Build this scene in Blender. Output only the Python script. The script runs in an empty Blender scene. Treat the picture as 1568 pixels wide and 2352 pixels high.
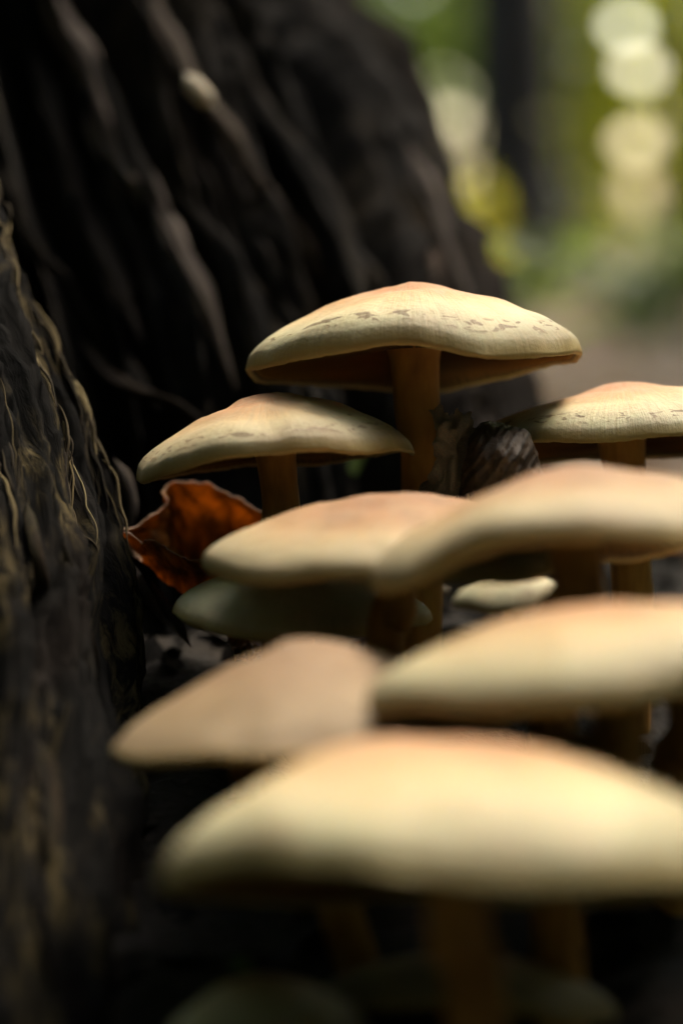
import bpy, math, random
import numpy as np
from mathutils import Vector, Matrix

random.seed(7)
rng = np.random.default_rng(11)
R = math.radians
scene = bpy.context.scene
COL = scene.collection

# ------------------------------------------------------------------ camera
CAM_Z = 0.15                       # lens 15 cm above the forest floor
PITCH = R(7.0)
K = 0.115 / 1568 / 0.36            # metres per photo unit (photo taken as 1568 x 2352) per metre of distance
FOCUS = 0.345
cam_d = bpy.data.cameras.new('camera')
cam = bpy.data.objects.new('camera', cam_d)
COL.objects.link(cam)
cam.location = (0, 0, CAM_Z)
cam.rotation_euler = (R(90) - PITCH, 0, 0)
cam_d.sensor_fit = 'HORIZONTAL'
cam_d.sensor_width = 24.0
cam_d.lens = 24.0 / (1568 * K)
cam_d.clip_start = 0.005
cam_d.clip_end = 500
cam_d.dof.use_dof = True
cam_d.dof.focus_distance = FOCUS
cam_d.dof.aperture_fstop = 7.6
cam_d.dof.aperture_ratio = 0.86
scene.camera = cam

# ------------------------------------------------------------------ sky, sun, exposure
SUN_FROM = Vector((0.42, 0.38, 0.82)).normalized()
world = bpy.data.worlds.new('World')
scene.world = world
world.use_nodes = True
wn = world.node_tree.nodes
wl = world.node_tree.links
bg = wn['Background']
sky = wn.new('ShaderNodeTexSky')
sky.sky_type = 'NISHITA'
sky.sun_disc = False
sky.sun_elevation = math.asin(SUN_FROM.z)
sky.sun_rotation = math.atan2(SUN_FROM.x, SUN_FROM.y)
sky.air_density = 1.6
sky.dust_density = 4.5
wl.new(sky.outputs['Color'], bg.inputs['Color'])
bg.inputs['Strength'].default_value = 0.15
sun_d = bpy.data.lights.new('sun', 'SUN')
sun_d.energy = 1.1
sun_d.angle = R(24)
sun_d.color = (1.0, 0.90, 0.74)
sun = bpy.data.objects.new('sun', sun_d)
COL.objects.link(sun)
sun.rotation_euler = (-SUN_FROM).to_track_quat('-Z', 'Y').to_euler()
sun.location = (2, 0, 3)
scene.view_settings.view_transform = 'Standard'
scene.view_settings.look = 'None'
scene.view_settings.gamma = 1.0
scene.view_settings.use_curve_mapping = False
scene.view_settings.exposure = 2.62
scene.render.engine = 'CYCLES'
scene.cycles.use_denoising = True
try:
    scene.cycles.denoiser = 'OPENIMAGEDENOISE'
except Exception:
    pass
scene.cycles.use_adaptive_sampling = False
scene.cycles.max_bounces = 6
scene.cycles.sample_clamp_indirect = 6.0

# ------------------------------------------------------------------ helpers
CP, SP = math.cos(PITCH), math.sin(PITCH)


def at(vx, vy, d):
    """photo unit (0..1568, 0..2352) and distance along the lens axis -> world point"""
    X = (vx - 784) * K * d
    Y = (1176 - vy) * K * d
    return np.array([X, d * CP + Y * SP, CAM_Z - d * SP + Y * CP])


def project(P):
    P = np.asarray(P, float)
    y = P[..., 1]
    z = P[..., 2] - CAM_Z
    d = y * CP - z * SP
    up = y * SP + z * CP
    return 784 + P[..., 0] / (K * d), 1176 - up / (K * d), d


def h3(ix, iy, iz, seed):
    n = (ix.astype(np.int64) * 374761393 + iy.astype(np.int64) * 668265263 + iz.astype(np.int64) * 2147483647 + seed * 974634777) & 0xFFFFFFFF
    n = ((n ^ (n >> 13)) * 1274126177) & 0xFFFFFFFF
    n = ((n ^ (n >> 16)) * 2246822519) & 0xFFFFFFFF
    return ((n ^ (n >> 15)) & 0xFFFFFF) / float(0xFFFFFF)


def vnoise(x, y, z=None, seed=0):
    x = np.asarray(x, float)
    y = np.asarray(y, float)
    z = np.zeros_like(x) if z is None else np.asarray(z, float)
    x, y, z = np.broadcast_arrays(x, y, z)
    fx, fy, fz = np.floor(x), np.floor(y), np.floor(z)
    tx, ty, tz = x - fx, y - fy, z - fz
    tx = tx * tx * (3 - 2 * tx)
    ty = ty * ty * (3 - 2 * ty)
    tz = tz * tz * (3 - 2 * tz)
    out = 0
    for dx in (0, 1):
        for dy in (0, 1):
            for dz in (0, 1):
                w = (tx if dx else 1 - tx) * (ty if dy else 1 - ty) * (tz if dz else 1 - tz)
                out = out + w * h3(fx + dx, fy + dy, fz + dz, seed)
    return out * 2 - 1


def fbm(x, y, z=None, o=4, seed=0):
    a, s, f = 0.0, 0.5, 1.0
    for i in range(o):
        a = a + s * vnoise(np.asarray(x) * f, np.asarray(y) * f, None if z is None else np.asarray(z) * f, seed + i * 17)
        s *= 0.5
        f *= 2.03
    return a


def new_mesh(name, V, F, smooth=True):
    me = bpy.data.meshes.new(name)
    me.from_pydata([tuple(map(float, v)) for v in V], [], [tuple(int(i) for i in f) for f in F])
    if smooth:
        me.polygons.foreach_set('use_smooth', [True] * len(me.polygons))
    me.update()
    return me


def quads_mesh(name, V, Q, smooth=True):
    """fast all-quad mesh from arrays"""
    V = np.asarray(V, np.float32)
    Q = np.asarray(Q, np.int32)
    me = bpy.data.meshes.new(name)
    me.vertices.add(len(V))
    me.vertices.foreach_set('co', V.ravel())
    n = len(Q)
    me.loops.add(n * 4)
    me.loops.foreach_set('vertex_index', Q.ravel())
    me.polygons.add(n)
    me.polygons.foreach_set('loop_start', np.arange(0, n * 4, 4, dtype=np.int32))
    me.polygons.foreach_set('loop_total', np.full(n, 4, np.int32))
    me.polygons.foreach_set('use_smooth', np.full(n, smooth, bool))
    me.update(calc_edges=True)
    me.validate()
    return me


def obj(name, me, mat=None, parent=None, loc=None):
    o = bpy.data.objects.new(name, me)
    COL.objects.link(o)
    if mat is not None and me is not None:
        if len(me.materials) == 0:
            me.materials.append(mat)
    if parent is not None:
        o.parent = parent
    if loc is not None:
        o.location = loc
    return o


def tag(o, label=None, cat=None, group=None, kind=None):
    if label:
        o['label'] = label
    if cat:
        o['category'] = cat
    if group:
        o['group'] = group
    if kind:
        o['kind'] = kind
    return o


def empty(name, loc=(0, 0, 0)):
    o = bpy.data.objects.new(name, None)
    COL.objects.link(o)
    o.location = tuple(float(c) for c in loc)
    return o


def catmull(P, n):
    """resample an (m,k) polyline with n points, Catmull-Rom, even in arc length"""
    P = np.asarray(P, float)
    m = len(P)
    Q = np.vstack([2 * P[0] - P[1], P, 2 * P[-1] - P[-2]])
    seg = np.sqrt(((P[1:] - P[:-1]) ** 2).sum(1))
    cum = np.concatenate([[0], np.cumsum(seg)])
    u = np.linspace(0, cum[-1], n)
    i = np.clip(np.searchsorted(cum, u, side='right') - 1, 0, m - 2)
    t = ((u - cum[i]) / np.maximum(seg[i], 1e-12))[:, None]
    p0, p1, p2, p3 = Q[i], Q[i + 1], Q[i + 2], Q[i + 3]
    return 0.5 * ((2 * p1) + (-p0 + p2) * t + (2 * p0 - 5 * p1 + 4 * p2 - p3) * t ** 2 + (-p0 + 3 * p1 - 3 * p2 + p3) * t ** 3)


def cat_u(P, n):
    """the same, even in the index (for lofting across guides); P is (m, ..., k)"""
    P = np.asarray(P, float)
    m = P.shape[0]
    Q = np.concatenate([(2 * P[0] - P[1])[None], P, (2 * P[-1] - P[-2])[None]])
    u = np.linspace(0, m - 1, n)
    i = np.clip(np.floor(u).astype(int), 0, m - 2)
    t = (u - i).reshape((-1,) + (1,) * (P.ndim - 1))
    p0, p1, p2, p3 = Q[i], Q[i + 1], Q[i + 2], Q[i + 3]
    return 0.5 * ((2 * p1) + (-p0 + p2) * t + (2 * p0 - 5 * p1 + 4 * p2 - p3) * t ** 2 + (-p0 + 3 * p1 - 3 * p2 + p3) * t ** 3)


def guides_grid(guides, ns, nt):
    """guides: lists of (vx, vy, d) -> (ns, nt, 3) world grid"""
    G = [catmull(np.array([at(*p) for p in g]), nt) for g in guides]
    return cat_u(np.array(G), ns)


def grid_normals(P):
    a = np.gradient(P, axis=0)
    b = np.gradient(P, axis=1)
    n = np.cross(a, b)
    return n / np.maximum(np.linalg.norm(n, axis=-1, keepdims=True), 1e-12)


def grid_quads(ns, nt, wrap_s=False, wrap_t=False, off=0):
    i = np.arange(ns if wrap_s else ns - 1)
    j = np.arange(nt if wrap_t else nt - 1)
    I, J = np.meshgrid(i, j, indexing='ij')
    I2, J2 = (I + 1) % ns, (J + 1) % nt
    return np.stack([I * nt + J, I2 * nt + J, I2 * nt + J2, I * nt + J2], -1).reshape(-1, 4) + off


def tube(path, rad, seg=14, noise=0.0, seed=0, flat=1.0, freq=300, twist=0.0, fib=6):
    """a tapered tube along path (n,3); returns verts, quads (caps closed by collapsing)"""
    path = np.asarray(path, float)
    n = len(path)
    rad = np.broadcast_to(np.asarray(rad, float), (n,)).copy()
    T = np.gradient(path, axis=0)
    T /= np.maximum(np.linalg.norm(T, axis=1, keepdims=True), 1e-12)
    ref = np.array([0.0, -1.0, 0.15])
    if abs(T.mean(0) @ ref) > 0.9:
        ref = np.array([1.0, 0, 0])
    A = np.cross(T, ref)
    A /= np.linalg.norm(A, axis=1, keepdims=True)
    B = np.cross(A, T)
    th = np.linspace(0, 2 * np.pi, seg, endpoint=False)[None, :] + twist * np.linspace(0, 1, n)[:, None]
    L = np.concatenate([[0], np.cumsum(np.linalg.norm(np.diff(path, axis=0), axis=1))])[:, None]
    k = 1.0
    if noise:
        k = 1 + noise * fbm(np.cos(th) * fib, np.sin(th) * fib, L * freq + th * 0, 3, seed) * 2 + noise * vnoise(L * freq * 1.7 + th * 0, th * 0 + 3.3, None, seed + 5)
    V = path[:, None, :] + (rad[:, None] * k * np.cos(th))[..., None] * A[:, None, :] + (rad[:, None] * k * np.sin(th) * flat)[..., None] * B[:, None, :]
    V[0] = path[0] + (V[0] - path[0]) * 0.02
    V[-1] = path[-1] + (V[-1] - path[-1]) * 0.02
    return V.reshape(-1, 3), grid_quads(n, seg, wrap_t=True)


# ------------------------------------------------------------------ materials
class NT:
    def __init__(self, name):
        self.m = bpy.data.materials.new(name)
        self.m.use_nodes = True
        self.t = self.m.node_tree
        self.t.nodes.clear()
        self.out = self.n('ShaderNodeOutputMaterial')

    def n(self, kind, **kw):
        nd = self.t.nodes.new(kind)
        for k, v in kw.items():
            setattr(nd, k, v)
        return nd

    def put(self, sock, val):
        if hasattr(val, 'is_linked') or isinstance(val, bpy.types.NodeSocket):
            self.t.links.new(val, sock)
        else:
            sock.default_value = val

    def bsdf(self, color, rough=0.7, spec=0.3, normal=None, sss=0.0, sss_r=(1, .5, .25), sss_s=0.004):
        b = self.n('ShaderNodeBsdfPrincipled')
        self.put(b.inputs['Base Color'], color)
        self.put(b.inputs['Roughness'], rough)
        b.inputs['Specular IOR Level'].default_value = spec
        if normal is not None:
            self.put(b.inputs['Normal'], normal)
        if sss:
            b.inputs['Subsurface Weight'].default_value = sss
            b.inputs['Subsurface Radius'].default_value = sss_r
            b.inputs['Subsurface Scale'].default_value = sss_s
        return b

    def coord(self, scale=(1, 1, 1), kind='Object', src=None):
        mp = self.n('ShaderNodeMapping')
        mp.inputs['Scale'].default_value = scale
        if src is None:
            tc = self.n('ShaderNodeTexCoord')
            src = tc.outputs[kind]
        self.t.links.new(src, mp.inputs['Vector'])
        return mp.outputs[0]

    def noise(self, vec, scale, detail=4, rough=0.55, dist=0.0):
        nd = self.n('ShaderNodeTexNoise')
        self.t.links.new(vec, nd.inputs['Vector'])
        nd.inputs['Scale'].default_value = scale
        nd.inputs['Detail'].default_value = detail
        nd.inputs['Roughness'].default_value = rough
        nd.inputs['Distortion'].default_value = dist
        return nd.outputs['Fac']

    def ramp(self, fac, stops, interp='LINEAR'):
        r = self.n('ShaderNodeValToRGB')
        r.color_ramp.interpolation = interp
        el = r.color_ramp.elements
        while len(el) < len(stops):
            el.new(0.5)
        for e, (p, c) in zip(el, stops):
            e.position = p
            e.color = (*c, 1) if len(c) == 3 else c
        self.put(r.inputs['Fac'], fac)
        return r.outputs['Color']

    def mix(self, fac, a, b, mode='MIX'):
        m = self.n('ShaderNodeMix', data_type='RGBA', blend_type=mode)
        self.put(m.inputs['Factor'], fac)
        self.put(m.inputs['A'], a) if False else None
        ia = [s for s in m.inputs if s.name == 'A' and s.type == 'RGBA'][0]
        ib = [s for s in m.inputs if s.name == 'B' and s.type == 'RGBA'][0]
        self.put(ia, a)
        self.put(ib, b)
        return [s for s in m.outputs if s.type == 'RGBA'][0]

    def math(self, op, a, b=0.0, c=None, clamp=False):
        m = self.n('ShaderNodeMath', operation=op, use_clamp=clamp)
        self.put(m.inputs[0], a)
        self.put(m.inputs[1], b)
        if c is not None:
            self.put(m.inputs[2], c)
        return m.outputs[0]

    def maprange(self, v, a, b, c=0.0, d=1.0):
        m = self.n('ShaderNodeMapRange')
        m.interpolation_type = 'SMOOTHSTEP'
        self.put(m.inputs['Value'], v)
        m.inputs['From Min'].default_value = a
        m.inputs['From Max'].default_value = b
        m.inputs['To Min'].default_value = c
        m.inputs['To Max'].default_value = d
        return m.outputs['Result']

    def bump(self, h, strength, dist):
        b = self.n('ShaderNodeBump')
        b.inputs['Strength'].default_value = strength
        b.inputs['Distance'].default_value = dist
        self.put(b.inputs['Height'], h)
        return b.outputs['Normal']

    def done(self, sh):
        self.t.links.new(sh if not hasattr(sh, 'outputs') else sh.outputs[0], self.out.inputs['Surface'])
        return self.m


def c4(r, g, b):
    return (r, g, b, 1)


def mat_cap():
    t = NT('mushroom_cap_skin')
    pol = t.n('ShaderNodeAttribute', attribute_name='polar')         # cos, sin, rho
    rho = t.n('ShaderNodeAttribute', attribute_name='rho').outputs['Fac']
    oi = t.n('ShaderNodeObjectInfo')
    rnd = oi.outputs['Random']
    orange = t.n('ShaderNodeAttribute', attribute_type='OBJECT', attribute_name='orange').outputs['Fac']
    fleck_a = t.n('ShaderNodeAttribute', attribute_type='OBJECT', attribute_name='flecks').outputs['Fac']
    add = t.n('ShaderNodeVectorMath', operation='ADD')
    t.t.links.new(pol.outputs['Vector'], add.inputs[0])
    cmb = t.n('ShaderNodeCombineXYZ')
    t.put(cmb.inputs[0], t.math('MULTIPLY', rnd, 13.7))
    t.put(cmb.inputs[1], t.math('MULTIPLY', rnd, 7.1))
    t.t.links.new(cmb.outputs[0], add.inputs[1])
    P = add.outputs[0]
    obc = t.coord((1, 1, 1))
    big = t.noise(obc, 70, 3, 0.5)
    blot = t.noise(obc, 190, 4, 0.6)
    r2 = t.math('ADD', rho, t.math('MULTIPLY', t.math('SUBTRACT', big, 0.5), 0.26))
    r2 = t.math('SUBTRACT', r2, t.math('MULTIPLY', t.math('MULTIPLY', t.math('SUBTRACT', orange, 0.5), 0.75), t.math('SUBTRACT', 1.0, t.math('MULTIPLY', rho, rho))))
    base = t.ramp(r2, [(0.0, (0.43, 0.155, 0.062)), (0.28, (0.52, 0.230, 0.095)), (0.48, (0.60, 0.345, 0.155)), (0.65, (0.66, 0.490, 0.255)),
                       (0.80, (0.59, 0.52, 0.31)), (0.91, (0.41, 0.395, 0.245)), (1.0, (0.20, 0.19, 0.11))])  # olive rim, darkened further to put shade into the outer stops
    # radial silk fibres
    fib = t.noise(t.coord((38, 38, 3.5), src=P), 1.0, 5, 0.7)
    base = t.mix(t.maprange(fib, 0.38, 0.72, 0.0, 0.6), base, c4(0.42, 0.37, 0.23))
    base = t.mix(t.maprange(blot, 0.52, 0.78, 0.0, 0.45), base, c4(0.50, 0.36, 0.24))
    br = t.n('ShaderNodeAttribute', attribute_type='OBJECT', attribute_name='bruise').outputs['Fac']
    bm = t.math('MULTIPLY', t.maprange(t.noise(obc, 62, 3, 0.6, 0.5), 0.46, 0.60), t.maprange(rho, 0.75, 0.35))
    base = t.mix(t.math('MULTIPLY', bm, br), base, c4(0.26, 0.115, 0.06))
    # remains of the veil near the margin
    fl = t.noise(t.coord((8.5, 8.5, 26), src=P), 1.0, 2, 0.45, 0.8)
    band = t.math('MULTIPLY', t.maprange(rho, 0.845, 0.875), t.maprange(rho, 0.965, 0.93))
    fm = t.math('MULTIPLY', t.maprange(fl, 0.55, 0.60), band)
    fm = t.math('MULTIPLY', fm, fleck_a)
    fm = t.math('MULTIPLY', fm, t.maprange(fib, 0.2, 0.6, 0.55, 1.0))
    base = t.mix(fm, base, c4(0.13, 0.095, 0.05))
    # specks of soil
    vo = t.n('ShaderNodeTexVoronoi')
    vo.inputs['Scale'].default_value = 150
    t.t.links.new(obc, vo.inputs['Vector'])
    sp = t.math('MULTIPLY', t.maprange(vo.outputs['Distance'], 0.075, 0.045), t.maprange(t.noise(obc, 45, 2), 0.56, 0.62))
    base = t.mix(t.math('MULTIPLY', sp, 0.85), base, c4(0.07, 0.04, 0.02))
    dk = t.n('ShaderNodeAttribute', attribute_type='OBJECT', attribute_name='brown_shade').outputs['Fac']
    base = t.mix(dk, base, c4(0.19, 0.12, 0.066))  # browner caps, and shade from neighbouring caps painted into the colour
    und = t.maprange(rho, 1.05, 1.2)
    mott = t.noise(obc, 120, 5, 0.65, 0.3)
    base = t.mix(t.maprange(mott, 0.36, 0.68, 0.0, 0.30), base, c4(0.40, 0.28, 0.16))
    grain = t.noise(obc, 1500, 3, 0.6)
    base = t.mix(t.maprange(grain, 0.40, 0.70, 0.0, 0.25), base, c4(0.33, 0.28, 0.18))
    # dark margin line
    base = t.mix(t.maprange(rho, 0.975, 1.0, 0, 0.75), base, c4(0.26, 0.20, 0.07))
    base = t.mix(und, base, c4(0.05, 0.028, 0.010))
    h = t.math('ADD', t.math('MULTIPLY', fib, 0.6), t.math('MULTIPLY', blot, 0.5))
    nrm = t.bump(t.math('ADD', h, t.math('MULTIPLY', grain, 0.35)), 0.45, 0.0007)
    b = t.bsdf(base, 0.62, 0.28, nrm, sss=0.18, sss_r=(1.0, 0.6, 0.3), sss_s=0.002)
    return t.done(b)


def mat_gill():
    t = NT('mushroom_gills')
    rho = t.n('ShaderNodeAttribute', attribute_name='rho').outputs['Fac']
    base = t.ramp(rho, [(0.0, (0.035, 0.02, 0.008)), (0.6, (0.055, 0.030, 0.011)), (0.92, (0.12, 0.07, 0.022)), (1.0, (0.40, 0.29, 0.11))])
    b = t.bsdf(base, 0.8, 0.1, sss=0.3, sss_s=0.002)
    return t.done(b)


def mat_stem():
    t = NT('mushroom_stem_fibre')
    oc = t.coord((1, 1, 0.12))
    n1 = t.noise(oc, 900, 4, 0.6)
    n2 = t.noise(t.coord((1, 1, 0.5)), 120, 3, 0.6)
    base = t.ramp(n2, [(0.3, (0.20, 0.092, 0.020)), (0.5, (0.36, 0.185, 0.040)), (0.72, (0.46, 0.27, 0.07))])
    base = t.mix(t.maprange(n1, 0.45, 0.75, 0, 0.4), base, c4(0.22, 0.11, 0.035))
    b = t.bsdf(base, 0.65, 0.25, t.bump(n1, 0.4, 0.0006), sss=0.2, sss_s=0.002)
    return t.done(b)


def mat_wood(name, dark, mid, light, accent, scale=1.0, moss=0.4, lo=0.34):
    """rotting wood: 'fibre' attribute = (across, along, height 0..1)"""
    t = NT(name)
    at_ = t.n('ShaderNodeAttribute', attribute_name='fibre')
    v = at_.outputs['Vector']
    sep = t.n('ShaderNodeSeparateXYZ')
    t.t.links.new(v, sep.inputs[0])
    hgt = sep.outputs[2]
    f1 = t.noise(t.coord((900 * scale, 70 * scale, 0), src=v), 1.0, 6, 0.68, 0.6)
    f2 = t.noise(t.coord((90 * scale, 22 * scale, 0), src=v), 1.0, 4, 0.6, 0.8)
    f3 = t.noise(t.coord((40 * scale, 16 * scale, 0), src=v), 1.0, 3, 0.55, 0.4)
    mixv = t.math('ADD', t.math('MULTIPLY', f1, 0.5), t.math('MULTIPLY', f2, 0.5))
    base = t.ramp(mixv, [(lo, dark), (lo + 0.16, mid), (lo + 0.30, light)])
    am = t.math('MULTIPLY', t.maprange(f3, 0.48, 0.60), t.maprange(f1, 0.44, 0.64))
    base = t.mix(t.math('MULTIPLY', am, moss), base, c4(*accent))
    f4 = t.noise(t.coord((25 * scale, 12 * scale, 0), src=v), 1.0, 2, 0.5)
    base = t.mix(t.maprange(f4, 0.52, 0.66, 0, 0.5), base, c4(mid[0] * 1.5, mid[1] * 1.1, mid[2] * 0.9))
    nrm = t.bump(mixv, 0.8, 0.0022 / scale)
    b = t.bsdf(base, 0.9, 0.06, nrm)
    return t.done(b)


def mat_fibre():
    t = NT('tan_wood_fibre')
    tone = t.n('ShaderNodeAttribute', attribute_name='tone').outputs['Fac']
    return t.done(t.bsdf(t.ramp(tone, [(0.0, (0.016, 0.013, 0.010)), (0.55, (0.055, 0.043, 0.026)), (0.85, (0.12, 0.092, 0.045)), (1.0, (0.20, 0.16, 0.085))]), 0.85, 0.1))


def mat_soil():
    t = NT('dark_humus')
    oc = t.coord()
    n1 = t.noise(oc, 60, 6, 0.65)
    n2 = t.noise(oc, 400, 5, 0.7)
    base = t.ramp(n1, [(0.3, (0.007, 0.006, 0.005)), (0.55, (0.018, 0.014, 0.010)), (0.75, (0.045, 0.034, 0.024))])
    base = t.mix(t.maprange(n2, 0.55, 0.75, 0, 0.6), base, c4(0.06, 0.045, 0.03))
    return t.done(t.bsdf(base, 0.85, 0.2, t.bump(n2, 0.9, 0.004)))


def mat_floor():
    t = NT('forest_floor_litter')
    oc = t.coord()
    n1 = t.noise(oc, 5, 4, 0.6)
    n2 = t.noise(oc, 28, 5, 0.7)
    base = t.ramp(n2, [(0.3, (0.05, 0.037, 0.023)), (0.5, (0.16, 0.12, 0.08)), (0.7, (0.26, 0.19, 0.13))])
    base = t.mix(t.maprange(n1, 0.5, 0.66, 0, 0.65), base, c4(0.06, 0.085, 0.035))
    return t.done(t.bsdf(base, 0.9, 0.15, t.bump(n2, 0.8, 0.02)))


def mat_leaf(name, c1, c2, tr, trw=0.45):
    t = NT(name)
    oi = t.n('ShaderNodeAttribute', attribute_name='tone').outputs['Fac']
    base = t.ramp(oi, [(0.0, c1), (1.0, c2)])
    trc = t.mix(oi, c4(*[x * 0.8 for x in tr]), c4(*tr))
    d = t.bsdf(base, 0.5, 0.35)
    tl = t.n('ShaderNodeBsdfTranslucent')
    t.put(tl.inputs['Color'], trc)
    mx = t.n('ShaderNodeMixShader')
    mx.inputs[0].default_value = trw
    t.t.links.new(d.outputs[0], mx.inputs[1])
    t.t.links.new(tl.outputs[0], mx.inputs[2])
    return t.done(mx)


def mat_dead_leaf(name, dark, mid, light, tr, trw=0.4):
    t = NT(name)
    uv = t.n('ShaderNodeAttribute', attribute_name='fibre').outputs['Vector']
    n1 = t.noise(uv, 3.2, 5, 0.65, 0.6)
    n2 = t.noise(uv, 14, 4, 0.6)
    wv = t.n('ShaderNodeTexWave')
    wv.wave_type = 'BANDS'
    wv.bands_direction = 'DIAGONAL'
    wv.inputs['Scale'].default_value = 2.1
    wv.inputs['Distortion'].default_value = 2.5
    wv.inputs['Detail'].default_value = 3
    t.t.links.new(uv, wv.inputs['Vector'])
    base = t.ramp(n1, [(0.32, dark), (0.52, mid), (0.70, light)])
    base = t.mix(t.maprange(n2, 0.55, 0.7, 0, 0.6), base, c4(*dark))
    vein = t.maprange(wv.outputs['Fac'], 0.78, 0.95, 0, 0.8)
    base = t.mix(vein, base, c4(*[x * 0.45 for x in dark]))
    edge = t.n('ShaderNodeAttribute', attribute_name='edge').outputs['Fac']
    base = t.mix(t.maprange(edge, 0.55, 1.0, 0, 0.8), base, c4(0.42, 0.30, 0.22))
    nrm = t.bump(t.math('ADD', n1, t.math('MULTIPLY', wv.outputs['Fac'], 0.3)), 0.7, 0.0012)
    d = t.bsdf(base, 0.6, 0.3, nrm)
    tl = t.n('ShaderNodeBsdfTranslucent')
    t.put(tl.inputs['Color'], t.mix(t.maprange(n1, 0.35, 0.65), c4(*[x * 0.35 for x in tr]), c4(*tr)))
    mx = t.n('ShaderNodeMixShader')
    mx.inputs[0].default_value = trw
    t.t.links.new(d.outputs[0], mx.inputs[1])
    t.t.links.new(tl.outputs[0], mx.inputs[2])
    return t.done(mx)


def mat_bark(name, a, b):
    t = NT(name)
    oc = t.coord((1, 1, 0.25))
    n1 = t.noise(oc, 18, 5, 0.65)
    return t.done(t.bsdf(t.ramp(n1, [(0.3, a), (0.7, b)]), 0.85, 0.2, t.bump(n1, 0.8, 0.02)))


M = {
    'cap': mat_cap(), 'gill': mat_gill(), 'stem': mat_stem(),
    'stump': mat_wood('rotten_stump_wood', (0.0035, 0.0035, 0.0035), (0.010, 0.0092, 0.0085), (0.036, 0.031, 0.027), (0.045, 0.032, 0.014), 0.5, 0.45),  # dark wood, darkened further to put groove shade into the colour
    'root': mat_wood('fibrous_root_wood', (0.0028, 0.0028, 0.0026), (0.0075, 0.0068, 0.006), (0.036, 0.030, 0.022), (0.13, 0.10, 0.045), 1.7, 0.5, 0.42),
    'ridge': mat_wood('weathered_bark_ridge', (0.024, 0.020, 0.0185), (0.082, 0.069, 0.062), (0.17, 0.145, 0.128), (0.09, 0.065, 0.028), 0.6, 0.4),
    'pale': mat_wood('bleached_wood', (0.10, 0.085, 0.06), (0.24, 0.20, 0.15), (0.40, 0.35, 0.27), (0.2, 0.15, 0.06), 0.8, 0.3),
    'root_strip': mat_wood('torn_root_wood', (0.008, 0.007, 0.006), (0.030, 0.026, 0.021), (0.085, 0.072, 0.054), (0.10, 0.08, 0.035), 1.3, 0.6, 0.38),
    'fibre': mat_fibre(),
    'bleached': mat_wood('bare_bleached_wood', (0.45, 0.40, 0.31), (0.62, 0.56, 0.44), (0.76, 0.70, 0.57), (0.5, 0.42, 0.28), 0.8, 0.3),
    'soil': mat_soil(), 'floor': mat_floor(),
    'leaf_a': mat_leaf('green_leaves', (0.035, 0.065, 0.014), (0.075, 0.115, 0.020), (0.28, 0.38, 0.045)),
    'leaf_b': mat_leaf('yellow_green_leaves', (0.06, 0.085, 0.015), (0.17, 0.17, 0.022), (0.78, 0.78, 0.06), .65),
    'leaf_c': mat_leaf('painted_sunlit_leaves', (0.22, 0.22, 0.02), (0.34, 0.32, 0.03), (0.85, 0.80, 0.07), .6),  # glow of a sunlit leaf put into the leaf colour
    'leaf_glint': mat_leaf('pale_glint_leaves', (0.30, 0.30, 0.22), (0.42, 0.42, 0.32), (0.4, 0.4, 0.25), .3),  # pale colour standing in for small glints of light
    'herb': mat_leaf('herb_leaves', (0.05, 0.065, 0.025), (0.08, 0.10, 0.035), (0.20, 0.26, 0.06)),
    'orange_leaf': mat_dead_leaf('orange_dead_leaf', (0.075, 0.025, 0.008), (0.27, 0.115, 0.022), (0.42, 0.20, 0.04), (0.62, 0.27, 0.04), 0.42),
    'brown_leaf': mat_dead_leaf('dark_brown_dead_leaf', (0.022, 0.014, 0.009), (0.045, 0.029, 0.018), (0.08, 0.052, 0.033), (0.06, 0.03, 0.015), 0.15),
    'grey_shard': mat_wood('grey_frayed_wood', (0.07, 0.06, 0.05), (0.24, 0.21, 0.165), (0.46, 0.40, 0.32), (0.14, 0.15, 0.08), 1.4, 0.5),
    'bark': mat_bark('dark_tree_bark', (0.009, 0.0085, 0.008), (0.022, 0.020, 0.018)),
    'bark2': mat_bark('greenish_tree_bark', (0.016, 0.017, 0.012), (0.036, 0.037, 0.026)),
    'litter': mat_dead_leaf('litter_leaves', (0.09, 0.06, 0.04), (0.22, 0.155, 0.10), (0.36, 0.26, 0.17), (0.3, 0.16, 0.07), 0.25),
}


def set_vec(me, name, arr):
    a = me.attributes.new(name, 'FLOAT_VECTOR', 'POINT')
    a.data.foreach_set('vector', np.asarray(arr, np.float32).ravel())


def set_f(me, name, arr):
    a = me.attributes.new(name, 'FLOAT', 'POINT')
    a.data.foreach_set('value', np.asarray(arr, np.float32).ravel())


# ------------------------------------------------------------------ the ground
def mound_h(x, y):
    """the low bank of humus and rotten roots at the foot of the stump"""
    x = np.asarray(x, float)
    y = np.asarray(y, float)
    along = np.interp(y, [-0.3, 0.0, 0.12, 0.20, 0.25, 0.31, 0.36, 0.42, 0.55, 0.8, 1.3, 2.2], [0, 0.0, 0.018, 0.034, 0.046, 0.064, 0.074, 0.078, 0.072, 0.05, 0.02, 0])
    side = np.interp(x, [-1.4, -0.5, 0.02, 0.10, 0.25, 0.5, 1.0], [0.4, 1, 1, 0.92, 0.62, 0.25, 0.0])
    return along * side


def ground_z(x, y):
    x = np.asarray(x, float)
    y = np.asarray(y, float)
    r = np.hypot(x, y)
    near = np.clip(1.2 - r, 0, 1)
    return mound_h(x, y) + 0.010 * fbm(x * 22, y * 22, None, 3, 3) * near + 0.03 * fbm(x * 1.3, y * 1.3, None, 3, 8) * np.clip(r - 0.8, 0, 1) + 0.004 * fbm(x * 90, y * 90, None, 3, 5) * near


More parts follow.
